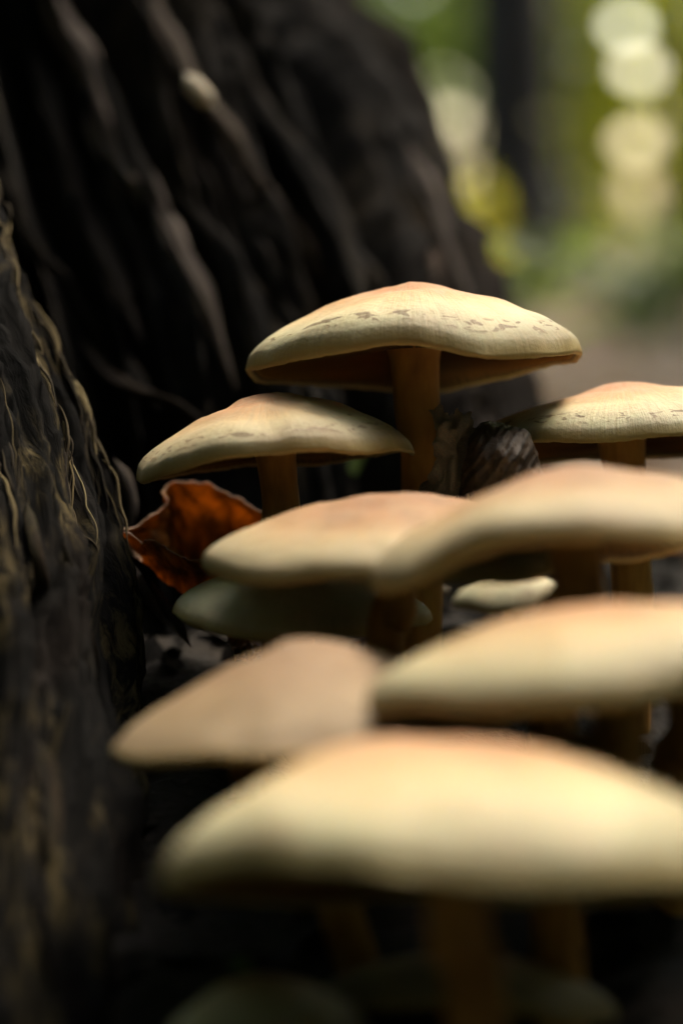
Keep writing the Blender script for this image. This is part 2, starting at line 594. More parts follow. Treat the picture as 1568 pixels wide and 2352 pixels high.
def build_ground():
    # one sheet: fine in the middle, stretching to the horizon
    def axis(lo, hi, c, fine, span):
        inner = np.arange(c - span, c + span, fine)
        out = np.geomspace(fine, hi - (c + span), 60)
        out2 = np.geomspace(fine, (c - span) - lo, 60)
        return np.concatenate([(c - span) - out2[::-1], inner, c + span + out])
    xs = axis(-180, 180, 0.0, 0.0035, 0.26)
    ys = axis(-180, 260, 0.30, 0.0035, 0.28)
    X, Y = np.meshgrid(xs, ys, indexing='ij')
    Z = ground_z(X, Y)
    V = np.stack([X, Y, Z], -1).reshape(-1, 3)
    me = quads_mesh('ground', V, grid_quads(len(xs), len(ys)))
    me.materials.append(M['floor'])
    me.materials.append(M['soil'])
    ctr = V[grid_quads(len(xs), len(ys))].mean(1)
    me.polygons.foreach_set('material_index', (((np.hypot(ctr[:, 0] * 0.8, ctr[:, 1] - 0.3) < 0.75))).astype(np.int32))
    me.update()
    o = obj('ground', me)
    tag(o, kind='structure')


build_ground()

# ------------------------------------------------------------------ the stump
TR_GUIDES = [   # grain lines from above the frame to the foot, left to right
    [(-620, -2600, .62), (-560, -1200, .58), (-480, -300, .53), (-400, 300, .49), (-260, 900, .455), (-150, 1500, .43), (-100, 2100, .41)],
    [(-330, -2600, .60), (-290, -1200, .55), (-180, -300, .50), (-60, 300, .465), (80, 800, .435), (190, 1300, .415), (260, 1900, .395)],
    [(-60, -2600, .60), (-30, -1200, .55), (80, -300, .50), (230, 300, .47), (380, 760, .44), (480, 1250, .42), (540, 1800, .40)],
    [(190, -2600, .63), (200, -1200, .58), (330, -250, .525), (510, 280, .49), (680, 720, .46), (790, 1180, .435), (840, 1700, .415)],
    [(400, -2600, .66), (410, -1200, .615), (540, -220, .56), (760, 250, .52), (910, 650, .485), (1000, 1050, .455), (1060, 1600, .43)],
    [(510, -2600, .71), (510, -1200, .665), (665, -200, .61), (850, 160, .575), (975, 520, .535), (1110, 880, .50), (1230, 1600, .47)],
    [(560, -2600, .76), (575, -1200, .71), (745, -120, .655), (868, 120, .63), (985, 300, .61), (1022, 420, .595), (1018, 520, .58), (1060, 650, .565), (1170, 900, .54), (1330, 1600, .52)],
]
NS, NTT = 300, 420
TG = guides_grid(TR_GUIDES, NS, NTT)
_s = np.linspace(0, 1, NS)[:, None] * np.ones((1, NTT))
_t = np.ones((NS, 1)) * np.linspace(0, 1, NTT)[None, :]
TN = grid_normals(TG)
if (TN[NS // 2, NTT // 2] @ np.array([0, -1, 0])) < 0:
    TN = -TN
_warp = 0.025 * fbm(_s * 3, _t * 4, None, 3, 2)
_sw = _s + _warp
_rid = 1 - np.abs(vnoise(_sw * 22, _t * 1.4, None, 21))
_rid2 = 1 - np.abs(vnoise(_sw * 46 + 5, _t * 5, None, 22))
_ht = 0.70 * _rid ** 3 + 0.25 * _rid2 ** 1.5 + 0.18 * fbm(_sw * 120, _t * 26, None, 3, 23) + 0.25 * fbm(_s * 6, _t * 6, None, 3, 24)
_edge = np.clip((1 - _s) / 0.08, 0, 1)
TG2 = TG + TN * ((_ht - 0.55) * 0.030 * (0.35 + 0.65 * _edge))[..., None]
# the far side of the trunk
NB = 60
L, Rr = TG2[0], TG2[-1]
mid = (L + Rr) / 2
half = (Rr - L) / 2
away = np.cross(half, np.gradient(mid, axis=0))
away /= np.linalg.norm(away, axis=1, keepdims=True)
away = np.where(away[:, 1:2] < 0, -away, away)
hl = np.linalg.norm(half, axis=1, keepdims=True)
th = np.linspace(0, np.pi, NB + 2)[1:-1]
back = [mid + math.cos(a) * half + math.sin(a) * away * hl * 0.9 * (1 + 0.06 * fbm(np.full((NTT, 1), a * 4), np.linspace(0, 5, NTT)[:, None], None, 3, 31)) for a in th]
ring = np.concatenate([TG2, np.array(back)], 0)
NR = len(ring)
Vt = ring.reshape(-1, 3)
Qt = grid_quads(NR, NTT, wrap_s=True)
# close the broken top
topc = ring[:, 0].mean(0) + np.array([0, 0, -0.03])
inner = np.stack([topc + (ring[:, 0] - topc) * f + np.array([0, 0, 1]) * (0.02 * fbm(ring[:, 0, :1] * 60, ring[:, 0, 1:2] * 60, None, 3, 40)) for f in (0.75, 0.45, 0.02)], 1)
off = len(Vt)
Vt = np.concatenate([Vt, inner.reshape(-1, 3)])
idx_top = np.arange(NR) * NTT
cols = [idx_top] + [off + np.arange(NR) * 3 + k for k in range(3)]
for a, b in zip(cols[:-1], cols[1:]):
    Qt = np.concatenate([Qt, np.stack([a, b, np.roll(b, -1), np.roll(a, -1)], -1)])

stump = empty('tree_stump', (-0.05, 0.55, 0.0))
tag(stump, 'big dark rotten tree stump with deep leaning grooves behind the mushrooms', 'tree stump')
SI = Matrix.Translation(-Vector(stump.location))


def stump_part(name, V, Q, mat, fibre=None, label=None):
    V = np.asarray(V) - np.array(stump.location)
    me = quads_mesh(name, V, Q)
    if fibre is not None:
        set_vec(me, 'fibre', fibre)
    o = obj(name, me, mat, stump)
    if label:
        o['label'] = label
    return o


_fib = np.zeros((len(Vt), 3))
sw = np.linspace(0, 1.0, NR)[:, None] * np.ones((1, NTT))
_fib[:off, 0] = (np.concatenate([_s * 0.30, 0.30 + np.linspace(0, 0.4, NB)[:, None] * np.ones((1, NTT))], 0)).ravel()
_fib[:off, 1] = (np.ones((NR, 1)) * np.linspace(0, 0.9, NTT)[None, :]).ravel()
_fib[off:, 0] = Vt[off:, 0]
_fib[off:, 1] = Vt[off:, 1]
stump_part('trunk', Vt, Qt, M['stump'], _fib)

_px, _py, _pd = project(TG2)


def trunk_depth(vx, vy):
    i = np.argmin((_px - vx) ** 2 + (_py - vy) ** 2)
    return _pd.ravel()[i]


def strip(name, pts, w, mat, parent_fn, seed, proud=0.002, flat=0.55, noise=0.35, label=None, depth=None):
    """a raised sliver of wood along photo points; w: half width in photo units (list or number)"""
    ds = np.array([p[2] if len(p) > 2 else trunk_depth(p[0], p[1]) - proud for p in pts])
    if len(pts[0]) == 2 or mat is not None:
        u_ = np.arange(len(pts))
        fit = np.polyval(np.polyfit(u_, ds, 2 if len(pts) > 3 else 1), u_)
        ds = fit - max(0.0, float(np.percentile(fit - ds, 90)))
    P = [at(p[0], p[1], d) for p, d in zip(pts, ds)]
    n = 90
    C = catmull(P, n)
    dd = np.array([project(p)[2] for p in P])
    ws = np.interp(np.linspace(0, 1, n), np.linspace(0, 1, len(pts)), np.broadcast_to(w, len(pts)).astype(float))
    dmean = np.interp(np.linspace(0, 1, n), np.linspace(0, 1, len(pts)), dd)
    rad = ws * K * dmean
    e = np.clip(np.minimum(np.linspace(0, 1, n), np.linspace(1, 0, n)) / 0.22, 0.03, 1) ** 0.8
    V, Q = tube(C, rad * e, 26, noise, seed, flat, freq=55, fib=2.6)
    fib = np.zeros((len(V), 3))
    fib[:, 0] = (np.ones((n, 1)) * np.linspace(0, 0.05, 26)[None, :]).ravel() + seed * 0.37
    fib[:, 1] = (np.linspace(0, 0.12, n)[:, None] * np.ones((1, 26))).ravel() + seed * 0.11
    return parent_fn(name, V, Q, mat, fib, label)


RIDGES = [
    ([(330, -120), (360, 20), (400, 100), (440, 180), (520, 290), (570, 380), (640, 470), (720, 600), (775, 710)], [20, 22, 22, 26, 24, 24, 26, 24, 16], 'ridge', 1, .6),
    ([(90, -120), (130, 20), (200, 150), (260, 330), (330, 430), (400, 560), (480, 720), (545, 900)], [34, 38, 44, 52, 48, 42, 36, 24], 'ridge', 2, .45),
    ([(-30, -60), (20, 60), (80, 180), (120, 300), (180, 480), (250, 620), (330, 790)], [26, 30, 30, 30, 34, 34, 22], 'stump', 3, .5),
    ([(520, -140), (620, 30), (730, 150), (830, 280), (880, 370), (930, 470), (990, 600), (1030, 700)], [24, 28, 30, 30, 28, 30, 28, 18], 'ridge', 4, .6),
    ([(480, 0), (540, 120), (600, 250), (680, 350), (760, 480), (810, 620), (850, 760)], [18, 24, 26, 28, 28, 24, 16], 'stump', 5, .5),
    ([(640, -120), (730, 40), (800, 130), (860, 220), (905, 320)], [30, 40, 44, 40, 24], 'stump', 6, .4),
    ([(930, 310), (960, 380), (1000, 470), (1025, 560), (1060, 660), (1100, 800), (1150, 960)], [24, 28, 28, 26, 24, 22, 18], 'ridge', 7, .6),
    ([(390, 420), (450, 500), (510, 570), (560, 660), (610, 790), (640, 900)], [18, 26, 28, 30, 26, 16], 'stump', 8, .5),
    ([(90, 580), (150, 640), (210, 740), (290, 850), (370, 940)], [20, 28, 26, 22, 14], 'stump', 9, .6),
    ([(170, 760), (240, 850), (310, 895), (400, 930), (480, 1000), (520, 1080)], [14, 18, 16, 16, 18, 12], 'stump', 10, .7),
    ([(215, 110), (270, 260), (330, 400), (395, 500)], [16, 22, 22, 14], 'stump', 11, .5),
    ([(300, 620), (360, 740), (430, 860), (490, 960)], [18, 24, 22, 14], 'stump', 12, .5),
    ([(860, 330), (900, 420), (940, 540), (960, 640), (990, 760)], [16, 22, 22, 20, 14], 'stump', 13, .5),
    ([(600, 620), (650, 720), (690, 820), (740, 950)], [18, 22, 22, 14], 'stump', 14, .5),
    ([(-20, 330), (30, 450), (70, 560), (120, 640)], [26, 32, 30, 18], 'stump', 15, .5),
    ([(1075, 860), (1100, 920), (1130, 980), (1170, 1060)], [18, 24, 24, 16], 'ridge', 16, .5),
]
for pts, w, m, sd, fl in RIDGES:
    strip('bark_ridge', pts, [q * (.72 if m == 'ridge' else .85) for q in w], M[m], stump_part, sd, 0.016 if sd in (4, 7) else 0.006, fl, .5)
_ds = float(np.min(_pd[(_px - 460) ** 2 + (_py - 208) ** 2 < 70 ** 2])) - 0.016
strip('wood_sliver', [(425, 165, _ds), (445, 195, _ds), (470, 225, _ds), (495, 250, _ds)], [12, 24, 25, 12], M['bleached'], stump_part, 30, 0.014, 1.1, 0.12, label='short bleached sliver on a groove edge')

# near root, in focus along its right edge
RT_GUIDES = [
    [(-520, -250, .47), (-420, 350, .38), (-420, 800, .33), (-400, 1300, .30), (-380, 1800, .27), (-360, 2300, .245), (-340, 2750, .23)],
    [(-330, -250, .48), (-200, 330, .39), (-160, 700, .345), (-120, 1200, .312), (-90, 1700, .285), (-70, 2200, .257), (-60, 2750, .238)],
    [(-230, -250, .49), (-120, 300, .40), (-50, 640, .365), (60, 1100, .335), (110, 1600, .305), (120, 2100, .275), (130, 2750, .25)],
    [(-180, -250, .50), (-80, 300, .41), (0, 660, .375), (145, 1080, .35), (205, 1560, .322), (230, 2100, .292), (240, 2750, .264)],
    [(-150, -250, .51), (-70, 330, .415), (0, 500, .397), (68, 670, .386), (108, 772, .380), (166, 875, .374), (205, 978, .369), (239, 1095, .363), (266, 1192, .359), (278, 1255, .356), (296, 1330, .353), (310, 1430, .348), (315, 1560, .343), (312, 1700, .335), (310, 1900, .322), (318, 2150, .305), (335, 2750, .28)],
]
RS, RTT = 240, 560
RG = guides_grid(RT_GUIDES, RS, RTT)
RN = grid_normals(RG)
if (RN[RS // 2, RTT // 2] @ np.array([0, -1, 0])) < 0:
    RN = -RN
_s2 = np.linspace(0, 1, RS)[:, None] * np.ones((1, RTT))
_t2 = np.ones((RS, 1)) * np.linspace(0, 1, RTT)[None, :]
_sw2 = _s2 + 0.05 * fbm(_s2 * 2, _t2 * 4, None, 2, 52) + 0.006 * fbm(_s2 * 12, _t2 * 26, None, 3, 53)
_h2 = 0.5 * (1 - np.abs(vnoise(_sw2 * 13, _t2 * 4, None, 54))) ** 2 + 0.35 * (1 - np.abs(vnoise(_sw2 * 34, _t2 * 8, None, 55))) ** 1.6
_h2 = _h2 + 0.34 * fbm(_sw2 * 130, _t2 * 12, None, 4, 56) + 0.45 * fbm(_s2 * 5, _t2 * 7, None, 3, 57)
RG2 = RG + RN * ((_h2 - 0.5) * 0.011 * (0.45 + 0.55 * np.clip((1 - _s2) / 0.1, 0, 1)))[..., None]
# ragged outline on the right
RG2[-30:, :, 0] += (np.linspace(0, 1, 30)[:, None] ** 2) * 0.0022 * fbm(_t2[-30:] * 60, _s2[-30:] * 2, None, 4, 58)
bk = RG2 + np.array([-0.010, 0.06, 0.0])
Vr = np.concatenate([RG2.reshape(-1, 3), bk[::8, ::8].reshape(-1, 3)])
Qr = grid_quads(RS, RTT)
nb_s, nb_t = bk[::8, ::8].shape[:2]
Qb = grid_quads(nb_s, nb_t, off=RS * RTT)[:, ::-1]
# bridge the right outline to the back
ia = (RS - 1) * RTT + np.arange(0, RTT, 8)
ib = RS * RTT + (nb_s - 1) * nb_t + np.arange(nb_t)
mm = min(len(ia), len(ib))
Qj = np.stack([ia[:mm - 1], ia[1:mm], ib[1:mm], ib[:mm - 1]], -1)
_fr = np.zeros((len(Vr), 3))
_fr[:RS * RTT, 0] = (_s2 * 0.115).ravel()
_fr[:RS * RTT, 1] = (_t2 * 0.32).ravel()
stump_part('root', Vr, np.concatenate([Qr, Qb, Qj]), M['root'], _fr, 'fibrous near root, black and tan, its right edge sharp')

_rx, _ry, _rd = project(RG2)


def root_depth(vx, vy):
    return _rd.ravel()[np.argmin((_rx - vx) ** 2 + (_ry - vy) ** 2)]


ROOT_STRIPS = [
    ([(60, 1150), (75, 1230), (95, 1330), (110, 1430)], [12, 19, 18, 10], 'ridge', 61),
    ([(140, 1230), (165, 1320), (190, 1430), (215, 1520), (220, 1620)], [12, 18, 18, 16, 10], 'ridge', 62),
    ([(-10, 1330), (20, 1420), (40, 1520), (50, 1600)], [16, 20, 20, 10], 'stump', 63),
    ([(80, 1690), (110, 1780), (120, 1880), (115, 1980)], [20, 30, 30, 16], 'ridge', 64),
    ([(190, 1800), (225, 1900), (250, 2040), (275, 2200), (300, 2380)], [22, 34, 34, 32, 22], 'ridge', 65),
    ([(20, 1760), (40, 1900), (80, 2050), (120, 2200), (130, 2360)], [22, 30, 28, 26, 20], 'stump', 66),
]
for pts, w, m, sd in ROOT_STRIPS:
    pp = [(x, y, root_depth(x, y) - 0.001) for x, y in pts]
    strip('bark_strip', pp, [q * .8 for q in w], M['stump' if m == 'stump' else 'root_strip'], stump_part, sd, 0, 0.45, 0.25)


def root_fibres():
    """torn strands of rotting wood along the grain, in patches"""
    r = np.random.default_rng(5)
    P = RG2 + RN * 0.0003
    V, Q, T, n0 = [], [], [], 0
    made = 0
    while made < 1500:
        a = r.integers(int(RS * .35), RS - 3)
        b = r.integers(30, int(RTT * .62))
        if fbm(np.array([a / RS * 7.0]), np.array([b / RTT * 9.0]), None, 3, 71)[0] < 0.05:
            continue
        n = int(r.integers(10, 46))
        aa = a + np.cumsum(r.normal(0, .22, n)) + r.normal(0, .03) * np.arange(n)
        bb = b + np.arange(n)
        ai = np.clip(aa, 0, RS - 1.001)
        i0 = ai.astype(int)
        f = (ai - i0)[:, None]
        bi = np.clip(bb, 0, RTT - 1)
        path = P[i0, bi] * (1 - f) + P[np.minimum(i0 + 1, RS - 1), bi] * f
        path = path + RN[i0, bi] * (r.uniform(.0002, .0011) * np.sin(np.linspace(0, 3.1, n)) + .0001)[:, None]
        for _ in range(6):
            path[1:-1] = (path[:-2] + path[2:] + 2 * path[1:-1]) / 4
        v, q = tube(path, np.sin(np.linspace(.15, 3.0, n)) * r.uniform(.00010, .00032), 5, 0.0)
        V.append(v)
        Q.append(q + n0)
        n0 += len(v)
        T.append(np.full(len(v), r.uniform(0, 1)))
        made += 1
    V = np.concatenate(V)
    me = quads_mesh('wood_fibres', V - np.array(stump.location), np.concatenate(Q))
    set_f(me, 'tone', np.concatenate(T))
    o = obj('wood_fibres', me, M['fibre'], stump)
    o['kind'] = 'stuff'


root_fibres()
# torn shreds where the root meets the bank
SHREDS = [
    ([(300, 1290, .362), (325, 1345, .36), (350, 1385, .358), (385, 1440, .356)], [9, 15, 13, 7], 71),
    ([(345, 1330, .366), (375, 1385, .364), (410, 1440, .362), (440, 1490, .36)], [8, 12, 12, 6], 72),
    ([(260, 1050, .385), (290, 1110, .383), (305, 1170, .381), (300, 1220, .38)], [12, 20, 18, 9], 73),
    ([(300, 1380, .35), (315, 1440, .348), (325, 1500, .345)], [8, 12, 7], 74),
]
for pts, w, sd in SHREDS:
    strip('wood_shred', pts, w, M['ridge'], stump_part, sd, 0, 0.5, 0.4)

# ------------------------------------------------------------------ mushrooms
DOME = [(0, 1), (.12, .99), (.25, .945), (.4, .875), (.55, .765), (.7, .61), (.82, .465), (.91, .32), (.96, .205), (.987, .105), (1, 0.0)]
UMBO = [(0, 1), (.1, .992), (.2, .955), (.33, .855), (.5, .755), (.66, .605), (.8, .465), (.9, .325), (.955, .215), (.985, .115), (1, 0.0)]
SLOPE = [(0, 1), (.1, .985), (.22, .925), (.4, .79), (.6, .57), (.8, .33), (.92, .16), (1, 0.0)]


def smooth_interp(xs, table):
    tx = np.array([a for a, _ in table])
    ty = np.array([b for _, b in table])
    m = np.gradient(ty, tx)
    m[0] = 0.0
    i = np.clip(np.searchsorted(tx, xs, side='right') - 1, 0, len(tx) - 2)
    h = tx[i + 1] - tx[i]
    t = (xs - tx[i]) / h
    return (2 * t**3 - 3 * t**2 + 1) * ty[i] + (t**3 - 2 * t**2 + t) * h * m[i] + (-2 * t**3 + 3 * t**2) * ty[i + 1] + (t**3 - t**2) * h * m[i + 1]


def mushroom(label, center, rad, height, tilt, roll, base, stem_w=None, profile=DOME, waves=(), orange=0.5, flecks=0.0, seed=0, umbo=0.0, stem_mid=None, group='mushrooms of the tuft', top_shift=(0, 0), bruise=0.15, brown_shade=0.0):
    """center: (vx, vy, d) middle of the rim; rad, height: in photo units at that distance; tilt > 0 lifts the near rim (shows the gills);
    roll > 0 lifts the right rim; base: (vx, vy, d) where the stem meets the bank"""
    d = center[2]
    u = K * d
    Rm, H = rad * u, height * u
    C = at(*center)
    B = at(*base)
    root = empty('mushroom', B)
    tag(root, label, 'mushroom', group)
    rs = np.random.default_rng(seed + 100)
    NA, NRR = 176, 44
    th = np.linspace(0, 2 * np.pi, NA, endpoint=False)
    rho = np.concatenate([np.linspace(0.0, 0.9, 34), np.linspace(0.9, 1.0, 12)[1:]])
    NRR = len(rho)
    zt = smooth_interp(rho, profile) * H
    ph = rs.uniform(0, 6.28, 8)
    rw = 1 + 0.018 * np.cos(2 * th + ph[0]) + 0.014 * np.cos(3 * th + ph[1]) + 0.008 * np.cos(5 * th + ph[2]) + 0.006 * np.cos(8 * th + ph[3]) + 0.004 * np.cos(17 * th + ph[4]) + 0.0035 * vnoise(np.cos(th) * 18, np.sin(th) * 18, None, seed)
    zw = 0.022 * np.cos(2 * th + ph[5]) + 0.018 * np.cos(3 * th + ph[6]) + 0.012 * np.cos(5 * th + ph[7]) + 0.006 * np.cos(9 * th + ph[1])
    for a0, wd, dz in waves:       # (degrees: 0 right, 90 away, 270 towards the lens), width, lift / radius
        da = (np.degrees(th) - a0 + 180) % 360 - 180
        zw = zw + dz * np.exp(-(da / wd) ** 2)
    pts, rr, pol = [], [], []

    def ringpts(r, z, kw, rr_):
        lump = 0.040 * H * fbm(np.cos(th) * r * 2.6 + seed, np.sin(th) * r * 2.6, None, 4, seed + 9) * 2
        x = np.cos(th) * r * rw * Rm + top_shift[0] * Rm * max(0, 1 - r) ** 1.0 * (1 if kw else 0)
        y = np.sin(th) * r * rw * Rm + top_shift[1] * Rm * max(0, 1 - r) ** 1.0 * (1 if kw else 0)
        zz = z + zw * Rm * r ** 3 + (lump if kw else 0)
        return np.stack([x, y, zz], -1)
    for r, z in zip(rho, zt):
        pts.append(ringpts(r, z, True, r))
        rr.append(np.full(NA, r))
    th_rim = 0.030 * Rm
    under = [(1.002, -0.018 * Rm), (0.990, -0.034 * Rm), (0.972, -0.030 * Rm), (0.950, 0.002 * Rm), (0.88, 0.10 * H), (0.7, 0.22 * H), (0.45, 0.33 * H), (0.2, 0.38 * H), (0.05, 0.38 * H)]
    fine = 0.006 * Rm * vnoise(np.cos(th) * 26, np.sin(th) * 26, None, seed + 3)
    for k, (r, z) in enumerate(under):
        p = ringpts(r, z, False, r)
        if k in (1, 2):
            p[:, 2] += fine
        pts.append(p)
        rr.append(np.full(NA, 1.0 if k < 3 else 1.3))
    P = np.array(pts)
    RR = np.array(rr)
    nrow = len(P)
    me = quads_mesh('cap', P.reshape(-1, 3), grid_quads(nrow, NA, wrap_t=True)[:, ::-1])
    set_f(me, 'rho', RR.ravel())
    pv = np.stack([np.cos(th)[None] * np.ones((nrow, 1)), np.sin(th)[None] * np.ones((nrow, 1)), RR], -1)
    set_vec(me, 'polar', pv)
    # local frame: z = cap axis
    Mx = Matrix.Translation(Vector(C)) @ Matrix.Rotation(R(-roll), 4, 'Y') @ Matrix.Rotation(-(PITCH + math.atan((center[1] - 1176) * K) + R(tilt)), 4, 'X')
    loc = Matrix.Translation(-Vector(B)) @ Mx
    cap = obj('cap', me, M['cap'], root)
    cap.matrix_local = loc
    cap['orange'] = float(orange)
    cap['flecks'] = float(flecks)
    cap['bruise'] = float(bruise)
    cap['brown_shade'] = float(brown_shade)
    # gills: thin blades hanging under the cap
    ng = 120
    gv, gq, gr = [], [], []
    prof = np.array([0.10, 0.25, 0.5, 0.75, 0.9, 0.955])
    ztop = np.interp(prof, [0.05, 0.2, 0.45, 0.7, 0.88, 0.96], [0.38, 0.38, 0.33, 0.22, 0.10, 0.0]) * H + 0.0004
    zbot = np.interp(prof, [0.10, 0.25, 0.5, 0.75, 0.9, 0.955], [0.30, 0.155, 0.085, 0.04, 0.0, -0.02]) * H
    for g in range(ng):
        a = 2 * np.pi * g / ng + rs.uniform(-.008, .008)
        short = g % 2 == 1
        sel = prof if not short else np.array([0.42, 0.5, 0.6, 0.75, 0.9, 0.955])
        zt_ = np.interp(sel, prof, ztop)
        zb_ = np.interp(sel, prof, zbot)
        rwa = np.interp(a % (2 * np.pi), np.append(th, 2 * np.pi), np.append(rw, rw[0]))
        zwa = np.interp(a % (2 * np.pi), np.append(th, 2 * np.pi), np.append(zw, zw[0]))
        tk = 0.00016 * Rm / 0.028
        o0 = len(gv)
        for r_, z1, z2 in zip(sel, zt_, zb_):
            zo = zwa * Rm * r_ ** 3
            cx, cy = math.cos(a) * r_ * rwa * Rm, math.sin(a) * r_ * rwa * Rm
            nx, ny = -math.sin(a) * tk, math.cos(a) * tk
            gv += [(cx - nx, cy - ny, z1 + zo), (cx + nx, cy + ny, z1 + zo), (cx + nx * .5, cy + ny * .5, min(z2, z1) + zo), (cx - nx * .5, cy - ny * .5, min(z2, z1) + zo)]
            gr += [r_] * 4
        for k in range(len(sel) - 1):
            b0, b1 = o0 + k * 4, o0 + k * 4 + 4
            for e in (1, 2, 3):
                e2 = (e + 1) % 4
                gq.append((b0 + e, b1 + e, b1 + e2, b0 + e2))
    gm = quads_mesh('gills', np.array(gv), np.array(gq), smooth=False)
    set_f(gm, 'rho', gr)
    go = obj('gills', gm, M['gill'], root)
    go.matrix_local = loc
    go['kind'] = 'stuff'
    # stem
    S0 = np.array(Mx @ Vector((0, 0, 0.36 * H)))
    axis = np.array((Mx.to_3x3() @ Vector((0, 0, 1))))
    S1 = S0 - axis * 0.012
    sw_ = (stem_w or rad * 0.28) * u / 2
    gz = float(ground_z(B[0], B[1]))
    B2 = np.array([B[0], B[1], min(B[2], gz) - 0.004])
    ctl = [S0, S1]
    if stem_mid is not None:
        ctl += [at(*m) for m in stem_mid]
    else:
        ctl += [S1 * 0.5 + B2 * 0.5 + np.array([rs.uniform(-.0015, .0015), rs.uniform(-.0015, .0015), 0])]
    ctl += [B2]
    path = catmull(ctl, 60)
    tt = np.linspace(0, 1, 60)
    rad_s = sw_ * np.interp(tt, [0, .06, .15, .5, .85, 1], [1.35, 1.08, 1.0, .94, .98, 1.15])
    V, Q = tube(path - B, rad_s, 40, 0.022, seed + 40, 1.0, freq=160, fib=5)
    sm = quads_mesh('stem', V, Q)
    obj('stem', sm, M['stem'], root)
    return root


mushroom('tallest tan mushroom with a sharp wide cap and gills showing underneath', (953, 838, .360), 379, 186, 6.5 - 0.0, 2.6, (960, 1420, .366), 106, UMBO,
         waves=((262, 22, .028), (300, 16, -.02)), orange=.62, flecks=1.0, seed=1, stem_mid=[(972, 1080, .362)])
mushroom('greenish cream mushroom with a dark-flecked cap beside the curled orange leaf', (634, 1056, .348), 318, 148, 1.5, 6.2, (640, 1420, .352), 86, UMBO,
         waves=((285, 16, .035), (305, 14, -.03), (0, 25, -.02)), orange=.55, flecks=.95, seed=2, brown_shade=.30, stem_mid=[(641, 1200, .350)])
mushroom('pale mushroom with brown margin spots behind the dark brown leaf scrap', (1428, 1018, .366), 345, 134, 5.5, 4.0, (1440, 1400, .37), 100, UMBO,
         waves=((200, 30, .02),), orange=.60, flecks=1.0, seed=3)
mushroom('mushroom with a pinkish brown bruised top, resting just over a smaller cap', (905, 1278, .312), 432, 150, -6.5, 2.0, (890, 1720, .318), 92, UMBO,
         orange=.85, flecks=.0, seed=4, bruise=.95, brown_shade=.45, stem_mid=[(885, 1450, .314)])
mushroom('broad wavy mushroom overlapping the bruised cap, its margin arched upward', (1318, 1270, .283), 488, 196, 1.2, 8.5, (1290, 1800, .292), 112, UMBO,
         waves=((255, 32, .085), (300, 22, -.04)), orange=.80, flecks=.0, seed=5, bruise=.8, brown_shade=.45, stem_mid=[(1275, 1450, .286)])
mushroom('small pale green mushroom tucked under the bruised cap', (690, 1412, .336), 292, 118, -8.0, -2.0, (800, 1640, .338), 80, DOME,
         orange=.12, flecks=.0, seed=6)
mushroom('tiny pale mushroom almost hidden in the middle of the tuft', (1180, 1392, .40), 140, 88, -3.0, 1.0, (1190, 1560, .402), 44, DOME,
         orange=.2, flecks=.0, seed=7)
mushroom('creamy mushroom with a long drooping side between wavy cap and biggest cap', (1405, 1590, .257), 562, 205, 2.0, 4.5, (1300, 2360, .268), 118, DOME,
         orange=.68, flecks=.0, seed=8, brown_shade=.12, stem_mid=[(1280, 1800, .260)])
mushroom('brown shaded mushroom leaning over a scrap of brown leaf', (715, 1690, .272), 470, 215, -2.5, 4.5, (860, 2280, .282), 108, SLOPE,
         orange=.66, flecks=.0, seed=9, bruise=.4, brown_shade=.85)
mushroom('biggest blurred cream mushroom with an orange crown and a thick orange stem', (1052, 2030, .236), 668, 340, 2.6, 0.0, (1120, 2640, .240), 148, DOME,
         orange=.76, flecks=.0, seed=10, stem_mid=[(1085, 2250, .237)])
mushroom('grey-green shaded mushroom low beside the root, crossed by a green sprout', (610, 2395, .250), 235, 150, -3, 2, (640, 2640, .250), 70, DOME,
         orange=.2, flecks=.0, seed=11, brown_shade=.1)
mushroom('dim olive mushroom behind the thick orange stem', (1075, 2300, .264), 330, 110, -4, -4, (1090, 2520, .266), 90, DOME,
         orange=.3, flecks=.0, seed=12, brown_shade=.45)

mushroom('half-hidden mushroom whose orange stem stands under the creamy drooping cap', (1575, 1560, .300), 330, 120, 0, 2, (1540, 2150, .303), 92, DOME,
         orange=.4, flecks=.0, seed=13, stem_mid=[(1542, 1750, .301)])

